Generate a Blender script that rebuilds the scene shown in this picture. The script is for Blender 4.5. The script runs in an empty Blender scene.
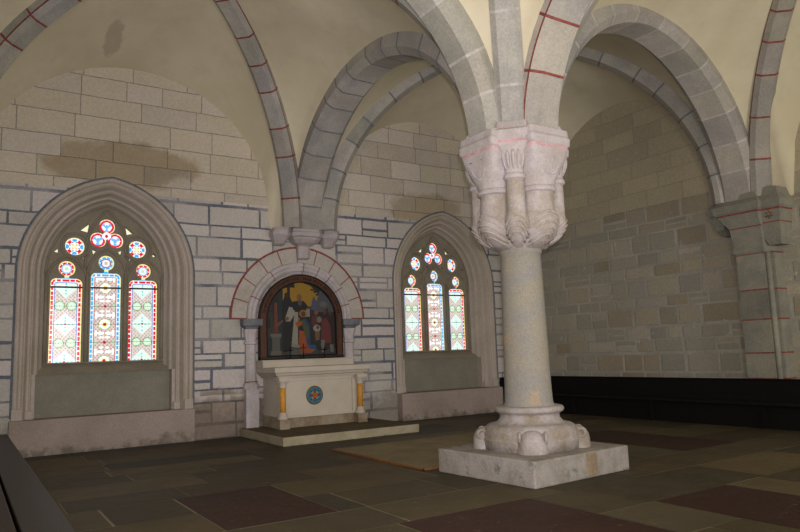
import bpy, bmesh, math, random
import numpy as np
from mathutils import Vector, Matrix
random.seed(7)
PI = math.pi
sc = bpy.context.scene
COL = sc.collection
sc.view_settings.view_transform = 'Standard'
sc.view_settings.look = 'None'
sc.cycles.use_denoising = True
sc.cycles.max_bounces = 6
sc.cycles.diffuse_bounces = 4

# ---------------------------------------------------------------- room measures
XW, XE, YS, YN = -0.7, 12.1, -0.45, 12.6
CX, CY = 5.79, 6.18            # column axis
PYC = 6.72                     # pier axis on the east wall
ZS = 3.95                      # springing

# ---------------------------------------------------------------- colour helpers
def lin(c):
    return tuple(((v/255.0)/12.92 if v/255.0 <= 0.04045 else ((v/255.0+0.055)/1.055)**2.4) for v in c[:3])
def L4(c): return (*lin(c), 1.0)

# ---------------------------------------------------------------- node helpers
class NT:
    def __init__(s, name):
        s.m = bpy.data.materials.new(name); s.m.use_nodes = True
        s.t = s.m.node_tree; s.t.nodes.clear()
        s.out = s.n('ShaderNodeOutputMaterial')
    def n(s, typ, **kw):
        nd = s.t.nodes.new(typ)
        for k, v in kw.items(): setattr(nd, k, v)
        return nd
    def put(s, inp, v):
        if isinstance(v, bpy.types.NodeSocket): s.t.links.new(v, inp)
        elif v is not None:
            if isinstance(v, tuple) and len(v) == 3 and inp.type == 'RGBA': v = (*v, 1)
            inp.default_value = v
    def math(s, op, a, b=None, c=None, clamp=False):
        nd = s.n('ShaderNodeMath', operation=op); nd.use_clamp = clamp
        s.put(nd.inputs[0], a)
        if b is not None: s.put(nd.inputs[1], b)
        if c is not None: s.put(nd.inputs[2], c)
        return nd.outputs[0]
    def mix(s, f, a, b, blend='MIX'):
        nd = s.n('ShaderNodeMix', data_type='RGBA', blend_type=blend)
        s.put(nd.inputs[0], f); s.put(nd.inputs[6], a); s.put(nd.inputs[7], b)
        return nd.outputs[2]
    def pos(s): return s.n('ShaderNodeNewGeometry').outputs['Position']
    def sep(s, v):
        nd = s.n('ShaderNodeSeparateXYZ'); s.put(nd.inputs[0], v); return nd.outputs
    def comb(s, x, y, z):
        nd = s.n('ShaderNodeCombineXYZ')
        for i, v in enumerate((x, y, z)): s.put(nd.inputs[i], v)
        return nd.outputs[0]
    def noise(s, vec, scale, detail=4, rough=.6):
        nd = s.n('ShaderNodeTexNoise'); s.put(nd.inputs['Vector'], vec)
        nd.inputs['Scale'].default_value = scale; nd.inputs['Detail'].default_value = detail; nd.inputs['Roughness'].default_value = rough
        return nd.outputs['Fac']
    def ramp(s, fac, stops, interp='LINEAR'):
        nd = s.n('ShaderNodeValToRGB'); s.put(nd.inputs[0], fac); cr = nd.color_ramp; cr.interpolation = interp
        while len(cr.elements) > 1: cr.elements.remove(cr.elements[-1])
        cr.elements[0].position = stops[0][0]; cr.elements[0].color = (*stops[0][1], 1)
        for p, c in stops[1:]:
            e = cr.elements.new(p); e.color = (*c, 1)
        return nd.outputs[0]
    def smooth(s, x, a, b):       # 0 below a, 1 above b
        nd = s.n('ShaderNodeMapRange', interpolation_type='SMOOTHSTEP'); s.put(nd.inputs[0], x)
        nd.inputs[1].default_value = a; nd.inputs[2].default_value = b; return nd.outputs[0]
    def white(s, x, y, z):
        nd = s.n('ShaderNodeTexWhiteNoise', noise_dimensions='3D'); s.put(nd.inputs['Vector'], s.comb(x, y, z)); return nd.outputs['Value']
    def attr(s, name):
        return s.n('ShaderNodeAttribute', attribute_name=name).outputs['Color']
    def bump(s, h, strength=.3, dist=.02):
        nd = s.n('ShaderNodeBump'); s.put(nd.inputs['Height'], h)
        nd.inputs['Strength'].default_value = strength; nd.inputs['Distance'].default_value = dist; return nd.outputs[0]
    def surf(s, col, rough=.85, normal=None, spec=.25, **kw):
        p = s.n('ShaderNodeBsdfPrincipled'); s.put(p.inputs['Base Color'], col); s.put(p.inputs['Roughness'], rough)
        p.inputs['Specular IOR Level'].default_value = spec
        if normal is not None: s.put(p.inputs['Normal'], normal)
        for k, v in kw.items(): s.put(p.inputs[k], v)
        s.t.links.new(p.outputs[0], s.out.inputs[0]); return s.m

def stone(name, c1, c2, scale=2.2, fine=38, bump=.35, tone=False, rough=.88, spots=None, fineamt=.25, lowgrime=None):
    t = NT(name); P = t.pos()
    a = t.smooth(t.noise(P, scale, 5, .65), .35, .68)
    col = t.mix(a, lin(c1), lin(c2))
    f = t.noise(P, fine, 3, .7)
    col = t.mix(1.0, col, t.ramp(f, [(.3, (1-fineamt,)*3), (.7, (1+0*fineamt,)*3)]), 'MULTIPLY')
    if spots:
        sp = t.smooth(t.noise(P, spots[1], 6, .7), spots[2], spots[2]+.1)
        col = t.mix(t.math('MULTIPLY', sp, .75), col, lin(spots[0]))
    if lowgrime:
        z = t.sep(P)[2]
        g = t.math('SUBTRACT', lowgrime[1], z)
        g = t.math('ADD', t.math('MULTIPLY', g, lowgrime[2]), t.math('MULTIPLY', t.math('SUBTRACT', t.noise(P, 3.5, 5, .7), .5), 2.2))
        col = t.mix(t.smooth(g, .0, .5), col, lin(lowgrime[0]))
    if tone: col = t.mix(1.0, col, t.attr('tone'), 'MULTIPLY')
    h = t.math('ADD', t.noise(P, 9, 6, .7), t.math('MULTIPLY', f, .5))
    return t.surf(col, rough, t.bump(h, bump, .02))

def flat(name, c, rough=.7, spec=.3, noise=0, metallic=0, bump=0):
    t = NT(name); col = lin(c)
    if noise:
        col = t.mix(t.smooth(t.noise(t.pos(), 14, 5, .7), .3, .7), lin([v*(1-noise) for v in c]), lin(c))
    nm = t.bump(t.noise(t.pos(), 30, 4, .6), bump, .01) if bump else None
    return t.surf(col, rough, nm, spec, Metallic=metallic)

def vertexcol(name, rough=.8, spec=.2, noise=.12):
    t = NT(name)
    c = t.attr('col')
    f = t.ramp(t.noise(t.pos(), 26, 4, .7), [(.3, (1-noise*2,)*3), (.7, (1, 1, 1))])
    return t.surf(t.mix(1.0, c, f, 'MULTIPLY'), rough, None, spec)

def masonry(name, axis, zthr, upper, lower, mort_up, mort_lo, mort_w=(.016, .042), hrow=(.385, .31), lng=(.82, .66), damp=None, pits=None, rubble=0.16, mvar=.5):
    """Coursed ashlar computed from the world position: course heights and block lengths vary, each block has its own tone."""
    t = NT(name); P = t.pos(); s = t.sep(P)
    x = s[0] if axis == 'x' else s[1]; z = s[2]
    wob = t.math('MULTIPLY', t.math('SUBTRACT', t.noise(P, 1.3, 2, .5), .5), .035)
    zw = t.math('ADD', z, wob)
    fine = t.noise(P, 22, 5, .7); mid = t.noise(P, 3.0, 5, .65)
    def layer(h, Lb, width, warp, seed, split):
        zz = t.math('ADD', zw, t.math('MULTIPLY', t.math('SINE', t.math('MULTIPLY', zw, 4.1+seed)), warp))
        q = t.math('DIVIDE', zz, h); row = t.math('FLOOR', q); fr = t.math('FRACT', q)
        rn = t.white(row, seed, 3.3)
        Lr = t.math('MULTIPLY', t.math('ADD', .8, t.math('MULTIPLY', rn, .45)), Lb)
        xs = t.math('ADD', x, t.math('ADD', t.math('MULTIPLY', rn, 7.0), 20))
        xs = t.math('ADD', xs, t.math('MULTIPLY', t.math('SINE', t.math('ADD', t.math('MULTIPLY', xs, 3.1), t.math('MULTIPLY', row, 2.1))), warp*2.2))
        u = t.math('DIVIDE', xs, Lr); cell = t.math('FLOOR', u); fu = t.math('FRACT', u)
        dz = t.math('MULTIPLY', t.math('MINIMUM', fr, t.math('SUBTRACT', 1.0, fr)), h)
        dx = t.math('MULTIPLY', t.math('MINIMUM', fu, t.math('SUBTRACT', 1.0, fu)), Lr)
        d = t.math('MINIMUM', dz, dx)
        r2 = t.white(cell, row, seed+5.7)
        if split:
            on = t.math('LESS_THAN', r2, split)
            ds = t.math('MULTIPLY', t.math('ABSOLUTE', t.math('SUBTRACT', fr, .5)), h)
            ds = t.math('ADD', ds, t.math('MULTIPLY', t.math('SUBTRACT', 1.0, on), 1.0))
            d = t.math('MINIMUM', d, ds)
            sub = t.math('MULTIPLY', on, t.math('GREATER_THAN', fr, .5))
        else: sub = 0.0
        rnd = t.white(cell, row, t.math('ADD', seed+.2, sub) if split else seed+.2)
        dn = t.math('ADD', d, t.math('MULTIPLY', t.math('SUBTRACT', fine, .5), .02 if width > .03 else .006))
        m = t.math('SUBTRACT', 1.0, t.smooth(dn, width*.38, width*.62))
        return m, rnd, r2
    mu, ru, _ = layer(hrow[0], lng[0], mort_w[0], .02, 1.0, 0)
    ml, rl, r2 = layer(hrow[1], lng[1], mort_w[1], .05, 4.0, rubble)
    cu = t.ramp(ru, upper); cl = t.ramp(rl, lower)
    cl = t.mix(t.math('MULTIPLY', t.smooth(mid, .42, .7), .45), cl, lower[0][1])
    cu = t.mix(t.math('MULTIPLY', t.smooth(mid, .45, .7), .35), cu, upper[-1][1])
    mcol_lo = t.mix(t.smooth(t.noise(P, .8, 2, .5), .5-mvar*.1, .5+mvar*.12), lin(mort_lo[0]), lin(mort_lo[1]))
    cu = t.mix(t.math('MULTIPLY', mu, .8), cu, lin(mort_up)); cl = t.mix(ml, cl, mcol_lo)
    sel = t.math('GREATER_THAN', z, zthr)
    col = t.mix(sel, cl, cu)
    m = t.math('ADD', t.math('MULTIPLY', sel, t.math('MULTIPLY', mu, .4)), t.math('MULTIPLY', t.math('SUBTRACT', 1.0, sel), ml))
    if damp:
        for (dx_, dz_, rx, rz, c, k) in damp:
            e = t.math('SQRT', t.math('ADD', t.math('POWER', t.math('DIVIDE', t.math('SUBTRACT', x, dx_), rx), 2), t.math('POWER', t.math('DIVIDE', t.math('SUBTRACT', z, dz_), rz), 2)))
            e = t.math('ADD', e, t.math('MULTIPLY', t.math('SUBTRACT', t.noise(P, 1.7, 4, .6), .5), 1.0))
            e = t.math('ADD', e, t.math('MULTIPLY', t.math('SUBTRACT', ru, .5), .5))
            col = t.mix(t.math('MULTIPLY', t.math('SUBTRACT', 1.0, t.smooth(e, .75, 1.05)), k), col, t.mix(1.0, col, lin(c), 'MULTIPLY'))
    if pits:
        col = t.mix(t.smooth(t.noise(P, 5.5, 5, .7), .62, .7), col, lin(pits))
    # rising damp and lime at the foot of the wall
    g = t.math('ADD', t.math('SUBTRACT', .75, z), t.math('MULTIPLY', t.math('SUBTRACT', t.noise(P, 2.2, 5, .7), .5), 1.6))
    col = t.mix(t.math('MULTIPLY', t.smooth(g, .0, .45), .55), col, lin((110, 98, 86)))
    col = t.mix(1.0, col, t.ramp(fine, [(.3, (.8,)*3), (.65, (1.0,)*3)]), 'MULTIPLY')
    h = t.math('ADD', t.math('MULTIPLY', m, -.9), t.math('ADD', t.math('MULTIPLY', fine, .5), t.math('MULTIPLY', mid, .6)))
    return t.surf(col, .9, t.bump(h, .5, .025))

def c3(*c): return lin(c)
M = {}
M['back'] = masonry('ashlar back wall', 'x', 4.46,
    [(0, c3(190, 180, 158)), (.35, c3(202, 190, 168)), (.7, c3(184, 174, 158)), (1, c3(208, 198, 184))],
    [(0, c3(196, 190, 184)), (.3, c3(184, 178, 166)), (.55, c3(204, 194, 190)), (.8, c3(172, 168, 158)), (1, c3(206, 200, 192))],
    (128, 126, 124), ((104, 108, 118), (150, 148, 148)), damp=[(2.4, 4.95, 1.25, .42, (196, 184, 160), .7), (8.9, 4.8, 1.3, .4, (206, 198, 178), .7), (4.0, .35, 1.5, .5, (165, 145, 120), .7)])
M['right'] = masonry('ashlar right wall', 'y', 4.36,
    [(0, c3(176, 166, 138)), (.5, c3(184, 172, 144)), (1, c3(168, 158, 134))],
    [(0, c3(160, 152, 132)), (.25, c3(150, 146, 132)), (.5, c3(170, 162, 140)), (.68, c3(146, 134, 112)), (.82, c3(146, 144, 134)), (1, c3(178, 168, 150))],
    (150, 146, 130), ((172, 166, 150), (158, 154, 142)), mort_w=(.014, .055), hrow=(.36, .31), lng=(.9, .55), pits=(186, 178, 158), rubble=.2)
def plaster(name, a, b, c):
    t = NT(name); P = t.pos()
    col = t.mix(t.smooth(t.noise(P, .7, 4, .6), .35, .7), lin(a), lin(b))
    col = t.mix(t.math('MULTIPLY', t.smooth(t.noise(P, 2.3, 6, .7), .5, .75), .4), col, lin(c))
    s = t.sep(P)
    # one damp stain in the web over the first window
    e = t.math('SQRT', t.math('ADD', t.math('POWER', t.math('DIVIDE', t.math('SUBTRACT', s[0], 2.0), .14), 2), t.math('POWER', t.math('DIVIDE', t.math('SUBTRACT', s[1], 11.9), .42), 2)))
    e = t.math('ADD', e, t.math('MULTIPLY', t.math('SUBTRACT', t.noise(P, 6, 4, .6), .5), 1.2))
    col = t.mix(t.math('MULTIPLY', t.math('SUBTRACT', 1.0, t.smooth(e, .8, 1.2)), .35), col, lin((112, 100, 78)))
    h = t.math('ADD', t.noise(P, 2.0, 5, .6), t.math('MULTIPLY', t.noise(P, 30, 4, .7), .15))
    return t.surf(col, .9, t.bump(h, .25, .06))
M['plaster'] = plaster('lime plaster', (194, 184, 156), (206, 196, 170), (178, 168, 144))
M['rib'] = stone('rib stone', (158, 154, 148), (178, 172, 162), 1.6, 34, .45, tone=True)
M['red'] = flat('red painted joint', (148, 74, 68), noise=.35)
M['pink'] = flat('pink painted line', (200, 158, 158), noise=.15)
M['greyj'] = flat('grey joint', (122, 124, 126), noise=.2)
M['palej'] = flat('pale joint', (186, 180, 172), noise=.15)
M['cap'] = stone('limewashed capital stone', (190, 180, 180), (174, 164, 158), 3.0, 46, .5)
M['cap2'] = stone('worn capital stone', (160, 148, 134), (184, 174, 170), 4.0, 46, .55)
M['shaft'] = stone('column shaft stone', (152, 144, 126), (140, 138, 134), 1.7, 60, .25, spots=((172, 140, 98), 2.6, .6), fineamt=.35)
M['base'] = stone('column base stone', (168, 160, 156), (136, 124, 106), 3.0, 40, .6, spots=((120, 100, 72), 3.6, .57))
M['plinth'] = stone('plinth stone', (156, 148, 140), (128, 120, 108), 2.4, 44, .7, spots=((86, 92, 76), 2.6, .57))
M['altar'] = stone('altar limestone', (196, 186, 170), (184, 174, 156), 1.4, 60, .15, fineamt=.1)
M['altarb'] = stone('altar foot stone', (130, 112, 88), (164, 150, 128), 3, 40, .3)
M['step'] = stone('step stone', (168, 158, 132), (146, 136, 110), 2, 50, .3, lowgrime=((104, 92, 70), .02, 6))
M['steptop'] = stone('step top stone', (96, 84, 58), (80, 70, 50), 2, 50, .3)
M['ochre'] = stone('ochre marble', (216, 160, 70), (196, 136, 52), 5, 30, .05, rough=.4, fineamt=.2)
M['jamb'] = stone('window moulding stone', (192, 178, 166), (178, 168, 150), 1.2, 44, .3)
M['tracery'] = stone('tracery stone', (150, 142, 124), (138, 128, 110), 2, 40, .25)
M['panel'] = stone('grey green panel stone', (136, 134, 118), (150, 144, 128), 1.5, 60, .6, fineamt=.35)
M['apron'] = stone('limewashed apron', (170, 154, 144), (156, 142, 128), 1.3, 36, .4, lowgrime=((112, 104, 92), .16, 2.2))
M['pierst'] = stone('pier stone', (150, 146, 130), (130, 128, 118), 2.2, 36, .5, tone=True)
M['nichest'] = stone('niche voussoir stone', (190, 182, 172), (176, 168, 156), 2.2, 40, .35)
M['pilaster'] = stone('limewashed pilaster', (200, 190, 190), (182, 174, 170), 3, 40, .3)
M['abacus'] = stone('dark abacus stone', (128, 128, 132), (106, 108, 112), 4, 40, .4)
M['wood'] = flat('dark bench wood', (34, 26, 20), .45, .35, noise=.35, bump=.1)
M['wood2'] = flat('brown bench board', (46, 32, 22), .5, .35, noise=.35, bump=.1)
M['black'] = flat('black stained wood', (15, 12, 11), .6, .2, noise=.3)
M['frame'] = flat('painting frame wood', (84, 46, 24), .5, .3, noise=.3)
M['framed'] = flat('dark frame edge', (28, 22, 16), .5, .3)
M['ink'] = flat('dark lettering', (24, 16, 12), .6)
M['iron'] = flat('black iron', (14, 14, 14), .5, .4)
M['outline'] = flat('painted grey outline', (108, 112, 122), .9, noise=.2)
M['col'] = vertexcol('painted colours')
M['oil'] = vertexcol('oil paint', .5, .3, .12)
def floor_mat():
    t = NT('flagstones'); P = t.pos(); c = t.attr('col')
    big = t.ramp(t.noise(P, 1.1, 5, .65), [(.3, (.72,)*3), (.7, (1.15,)*3)])
    f = t.noise(P, 24, 5, .75)
    c = t.mix(1.0, c, big, 'MULTIPLY')
    c = t.mix(1.0, c, t.ramp(f, [(.3, (.75,)*3), (.7, (1.1,)*3)]), 'MULTIPLY')
    # chips and scuffs on the worn stones
    chips = t.math('MULTIPLY', t.smooth(t.noise(P, 13, 6, .8), .60, .64), t.smooth(t.noise(P, 1.0, 2, .5), .40, .55))
    c = t.mix(t.math('MULTIPLY', chips, .5), c, lin((132, 118, 98)))
    r = t.math('ADD', .42, t.math('MULTIPLY', f, .35))
    h = t.math('ADD', t.noise(P, 5, 5, .7), t.math('MULTIPLY', f, .3))
    return t.surf(c, r, t.bump(h, .35, .02), .25)
M['floor'] = floor_mat()
def glass_mat():
    t = NT('stained glass'); c = t.attr('col')
    tr = t.n('ShaderNodeBsdfTransparent'); t.put(tr.inputs[0], c)
    gl = t.n('ShaderNodeBsdfGlossy'); gl.inputs['Roughness'].default_value = .15
    mx = t.n('ShaderNodeMixShader'); mx.inputs[0].default_value = .03
    t.t.links.new(tr.outputs[0], mx.inputs[1]); t.t.links.new(gl.outputs[0], mx.inputs[2]); t.t.links.new(mx.outputs[0], t.out.inputs[0])
    return t.m
M['glass'] = glass_mat()

# ---------------------------------------------------------------- mesh helpers
class MB:
    def __init__(s): s.v = []; s.f = []; s.mi = []; s.tone = []; s.sm = []
    def quad(s, idx, mi=0, tone=1.0, sm=False): s.f.append(tuple(idx)); s.mi.append(mi); s.tone.append(tone); s.sm.append(sm)
    def add(s, pts): b = len(s.v); s.v += [tuple(p) for p in pts]; return b
    def box(s, x0, x1, y0, y1, z0, z1, mi=0, tone=1.0, mat=None):
        p = [(x, y, z) for z in (z0, z1) for y in (y0, y1) for x in (x0, x1)]
        if mat: p = [tuple(mat @ Vector(q)) for q in p]
        b = s.add(p)
        for q in ((0, 2, 3, 1), (4, 5, 7, 6), (0, 1, 5, 4), (1, 3, 7, 5), (3, 2, 6, 7), (2, 0, 4, 6)): s.quad([b+i for i in q], mi, tone)
    def rings(s, rings, closed=True, mis=None, cap=(False, False), sm=True, tones=None):
        n = len(rings[0]); bs = [s.add(r) for r in rings]
        for k in range(len(rings)-1):
            for i in range(n if closed else n-1):
                j = (i+1) % n
                s.quad((bs[k]+i, bs[k]+j, bs[k+1]+j, bs[k+1]+i), mis[k] if mis else 0, tones[k] if tones else 1.0, sm)
        if cap[0]: s.quad([bs[0]+i for i in range(n)][::-1], mis[0] if mis else 0)
        if cap[1]: s.quad([bs[-1]+i for i in range(n)], mis[-1] if mis else 0)
    def lathe(s, prof, cx=0, cy=0, n=48, mis=None, cap=(True, True), sm=True):
        s.rings([[(cx+r*math.cos(2*PI*i/n), cy+r*math.sin(2*PI*i/n), z) for i in range(n)] for r, z in prof], True, mis, cap, sm)
    def tube(s, pts, r, n=8, closed=False, sm=True, mi=0):
        pts = [Vector(p) for p in pts]; rr = []
        ref = Vector((0, 1, 0))
        for i, p in enumerate(pts):
            a = pts[(i-1) % len(pts)] if (i or closed) else p; b = pts[(i+1) % len(pts)] if (i < len(pts)-1 or closed) else p
            tg = (b-a).normalized(); rf = ref if abs(tg.dot(ref)) < .95 else Vector((1, 0, 0))
            u = tg.cross(rf).normalized(); w = tg.cross(u).normalized()
            rd = r[i] if isinstance(r, (list, tuple)) else r
            rr.append([p+u*rd*math.cos(2*PI*k/n)+w*rd*math.sin(2*PI*k/n) for k in range(n)])
        if closed: rr.append(rr[0])
        s.rings(rr, True, [mi]*(len(rr)), (not closed, not closed), sm)
    def ball(s, c, r, nu=12, nv=8, mi=0):
        rx, ry, rz = r if isinstance(r, (tuple, list)) else (r, r, r)
        rings = []
        for k in range(1, nv):
            a = PI*k/nv
            rings.append([(c[0]+rx*math.sin(a)*math.cos(2*PI*i/nu), c[1]+ry*math.sin(a)*math.sin(2*PI*i/nu), c[2]-rz*math.cos(a)) for i in range(nu)])
        s.rings(rings, True, [mi]*nv, (True, True), True)
    def build(s, name, mats, parent=None, loc=(0, 0, 0), rot=0, bevel=0, weld=False):
        me = bpy.data.meshes.new(name); me.from_pydata(s.v, [], s.f)
        if not isinstance(mats, (list, tuple)): mats = [mats]
        for m in mats: me.materials.append(m)
        me.polygons.foreach_set('material_index', s.mi); me.polygons.foreach_set('use_smooth', s.sm)
        at = me.color_attributes.new('tone', 'FLOAT_COLOR', 'CORNER')
        dat = []
        for p, tn in zip(me.polygons, s.tone):
            if not isinstance(tn, tuple): tn = (tn, tn, tn)
            dat += [*tn, 1.0]*p.loop_total
        at.data.foreach_set('color', dat)
        bm = bmesh.new(); bm.from_mesh(me)
        if weld: bmesh.ops.remove_doubles(bm, verts=bm.verts, dist=1e-5)
        bmesh.ops.recalc_face_normals(bm, faces=bm.faces); bm.to_mesh(me); bm.free()
        o = bpy.data.objects.new(name, me); COL.objects.link(o)
        o.location = loc; o.rotation_euler = (0, 0, rot)
        if parent: o.parent = parent
        if bevel:
            b = o.modifiers.new('bevel', 'BEVEL'); b.width = bevel; b.segments = 2; b.limit_method = 'ANGLE'; b.angle_limit = math.radians(40)
        return o

def empty(name, loc=(0, 0, 0), rot=0):
    o = bpy.data.objects.new(name, None); COL.objects.link(o); o.location = loc; o.rotation_euler = (0, 0, rot); o.empty_display_size = .2; return o
def tag(o, label, cat, group=None):
    o['label'] = label; o['category'] = cat
    if group: o['group'] = group
    return o
def struct(o): o['kind'] = 'structure'; return o

def fill2d(name, outers, depth, mat, y, parent=None):
    """closed outlines in the x-z plane (inner ones become holes) extruded by depth in +y from y"""
    cu = bpy.data.curves.new(name, 'CURVE'); cu.dimensions = '2D'; cu.fill_mode = 'BOTH'; cu.extrude = depth/2
    for pts in outers:
        sp = cu.splines.new('POLY'); sp.points.add(len(pts)-1)
        for i, (a, b) in enumerate(pts): sp.points[i].co = (a, b, 0, 1)
        sp.use_cyclic_u = True
    tmp = bpy.data.objects.new(name, cu); COL.objects.link(tmp)
    bpy.context.view_layer.update()
    dg = bpy.context.evaluated_depsgraph_get()
    me = bpy.data.meshes.new_from_object(tmp.evaluated_get(dg))
    bpy.data.objects.remove(tmp)
    me.transform(Matrix.Translation((0, y+depth/2, 0)) @ Matrix.Rotation(PI/2, 4, 'X'))
    me.materials.clear(); me.materials.append(mat); me.name = name
    bm = bmesh.new(); bm.from_mesh(me); bmesh.ops.recalc_face_normals(bm, faces=bm.faces); bm.to_mesh(me); bm.free()
    o = bpy.data.objects.new(name, me); COL.objects.link(o)
    if parent: o.parent = parent
    return o

def pointed(w, h, zs, n=18):
    """left foot -> apex -> right foot of a pointed arch of half width w and rise h above zs"""
    R = (w*w+h*h)/(2*w); c = R-w; a1 = math.acos(max(-1, min(1, -c/R)))
    left = [(c+R*math.cos(PI-(PI-a1)*i/n), zs+R*math.sin(PI-(PI-a1)*i/n)) for i in range(n+1)]
    return left + [(-x, z) for x, z in left[-2::-1]]
def circ(cx, cz, r, n=32, a0=0, a1=2*PI, end=False):
    return [(cx+r*math.cos(a0+(a1-a0)*i/n), cz+r*math.sin(a0+(a1-a0)*i/n)) for i in range(n+(1 if end else 0))]

# ================================================================ SETTING
# ---- floor: flagstones of unequal size, each with a colour of its own
def floor():
    v, f, col = [], [], []
    def q(x0, x1, y0, y1, c, z=0.0):
        b = len(v); v.extend([(x0, y0, z), (x1, y0, z), (x1, y1, z), (x0, y1, z)]); f.append((b, b+1, b+2, b+3)); col.append(c)
    X0, X1, Y0, Y1 = XW-.1, XE+.1, YS-.1, YN+.6
    q(X0, X1, Y0, Y1, lin((138, 126, 98)))
    rows = [YS-.1, .7, 1.7, 2.55, 3.4, 4.25, 5.12, 5.86, 6.7, 7.55, 8.22, 9.03, 9.53, 10.1, 10.75, 11.4, 12.05, YN+.05]
    reds = [(1.95, 3.03, 5.86, 7.55), (3.2, 4.72, 2.55, 5.12), (5.48, 6.62, 2.55, 4.25), (8.3, 9.5, 5.86, 8.22), (8.8, 10.2, 3.4, 4.25), (3.2, 4.6, .7, 1.7)]
    rnd = random.Random(11); tones = [(74, 64, 42), (82, 70, 46), (66, 58, 40), (70, 63, 46), (86, 74, 50), (60, 53, 38)]
    for i in range(len(rows)-1):
        y0, y1 = rows[i], rows[i+1]; x = X0-rnd.random()
        while x < X1:
            L = rnd.uniform(.9, 2.1); xe = min(x+L, X1)
            if xe > X0:
                segs = [(max(x, X0), xe)]
                for (a, b, c, d) in reds:
                    if y0 >= c-.01 and y1 <= d+.01:
                        n = []
                        for s0, s1 in segs:
                            if s1 <= a or s0 >= b: n.append((s0, s1))
                            else:
                                if s0 < a: n.append((s0, a))
                                if s1 > b: n.append((b, s1))
                        segs = n
                c = rnd.choice(tones); k = rnd.uniform(.85, 1.12)
                if y0 > 12: c = (58, 58, 52)
                for s0, s1 in segs:
                    if s1-s0 > .06:
                        g0 = rnd.choice((.003, .006, .014)); g = rnd.choice((.003, .006, .013))
                        q(s0+g, s1-g, y0+g0, y1-g, lin([t*k for t in c]), .004)
            x = xe if xe > x else x+.5
    for (a, b, c, d) in reds: q(a+.006, b-.006, c+.006, d-.006, lin((52, 30, 22)), .005)
    me = bpy.data.meshes.new('floor'); me.from_pydata(v, [], f); me.materials.append(M['floor'])
    at = me.color_attributes.new('col', 'FLOAT_COLOR', 'CORNER'); d = []
    for c in col: d += [*c, 1]*4
    at.data.foreach_set('color', d)
    o = bpy.data.objects.new('floor', me); COL.objects.link(o); struct(o)
floor()

# ---- walls
WIN = (2.145, 9.41)
W_OUT, H_OUT, Z_SPR = 1.43, 1.70, 3.0
def opening(cx):
    p = pointed(W_OUT, H_OUT, Z_SPR)
    return [(cx-W_OUT, .58)]+[(cx+x, z) for x, z in p]+[(cx+W_OUT, .58)]
struct(fill2d('wall_back', [[(XW-.3, -.05), (XE+.3, -.05), (XE+.3, 7.6), (XW-.3, 7.6)], opening(WIN[0]), opening(WIN[1])], .02, M['back'], YN))
w = MB(); w.box(XE, XE+.3, YS-.3, YN+.02, -.05, 7.6); struct(w.build('wall_right', M['right']))
w = MB(); w.box(XW-.3, XW, YS-.3, YN+.02, -.05, 7.6); struct(w.build('wall_left', M['right']))
w = MB(); w.box(XW, XE, YS-.3, YS, -.05, 7.6); struct(w.build('wall_front', M['back']))

# ---- ceiling webs, four bays
cornerP = {'C': (CX, CY), 'B': (CX, YN), 'P': (XE, PYC), 'W': (XW, CY), 'S': (CX, YS), 'NE': (XE, YN), 'NW': (XW, YN), 'SW': (XW, YS), 'SE': (XE, YS)}
AF = .902
def se(u, n=2.0):
    u = min(1.0, abs(u)); return max(0.0, 1-u**n)**(1/n)
def A_wall(t):      # normalised offset -1..1 from bay centre
    o = abs(t)*3.2
    return max(ZS, (4.3+math.sqrt(2.5**2-o*o)) if o < 2.5 else ZS)
def A_tr(t): return ZS + 2.45*se(t/.872, 1.9)
def D_diag(t): return ZS + 3.54*se(t/AF, 2.0)
def bay(mb, q, kinds):
    """q: corners (sw, se, ne, nw); kinds of edges: S, E, N, W -> True when the edge is a wall"""
    def P(u, v):
        a = [(1-u)/2*(1-v)/2, (1+u)/2*(1-v)/2, (1+u)/2*(1+v)/2, (1-u)/2*(1+v)/2]
        return sum(k*c[0] for k, c in zip(a, q)), sum(k*c[1] for k, c in zip(a, q))
    NTH, NS = 44, 14
    for e, wall in enumerate(kinds):
        A = A_wall if wall else A_tr
        rings = []
        for i in range(NTH+1):
            t = AF*math.sin(-PI/2+PI*i/NTH); ring = []
            for k in range(NS+1):
                s = k/NS; w_ = abs(t)+s*(1.0-abs(t)); z = D_diag(t)*(1-s)+A(t)*s + .10*math.sin(PI*s)*se(t/AF)
                u, v = {0: (t, -w_), 1: (w_, t), 2: (-t, w_), 3: (-w_, -t)}[e]
                x, y = P(u, v); ring.append((x, y, z))
            rings.append(ring)
        mb.rings(rings, False, None, (False, False), True)
    for su in (-1, 1):      # flat springers over the imposts
        for sv in (-1, 1):
            pts = [P(su*AF, sv*AF), P(su*1.0, sv*AF), P(su*1.0, sv*1.0), P(su*AF, sv*1.0)]
            b = mb.add([(x, y, ZS+.005) for x, y in pts]); mb.quad((b, b+1, b+2, b+3))
mb = MB(); K = cornerP
bay(mb, (K['W'], K['C'], K['B'], K['NW']), (False, False, True, True))
bay(mb, (K['C'], K['P'], K['NE'], K['B']), (False, True, True, False))
bay(mb, (K['S'], K['SE'], K['P'], K['C']), (True, True, False, False))
bay(mb, (K['SW'], K['S'], K['C'], K['W']), (True, False, False, True))
struct(mb.build('ceiling', M['plaster']))

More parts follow.
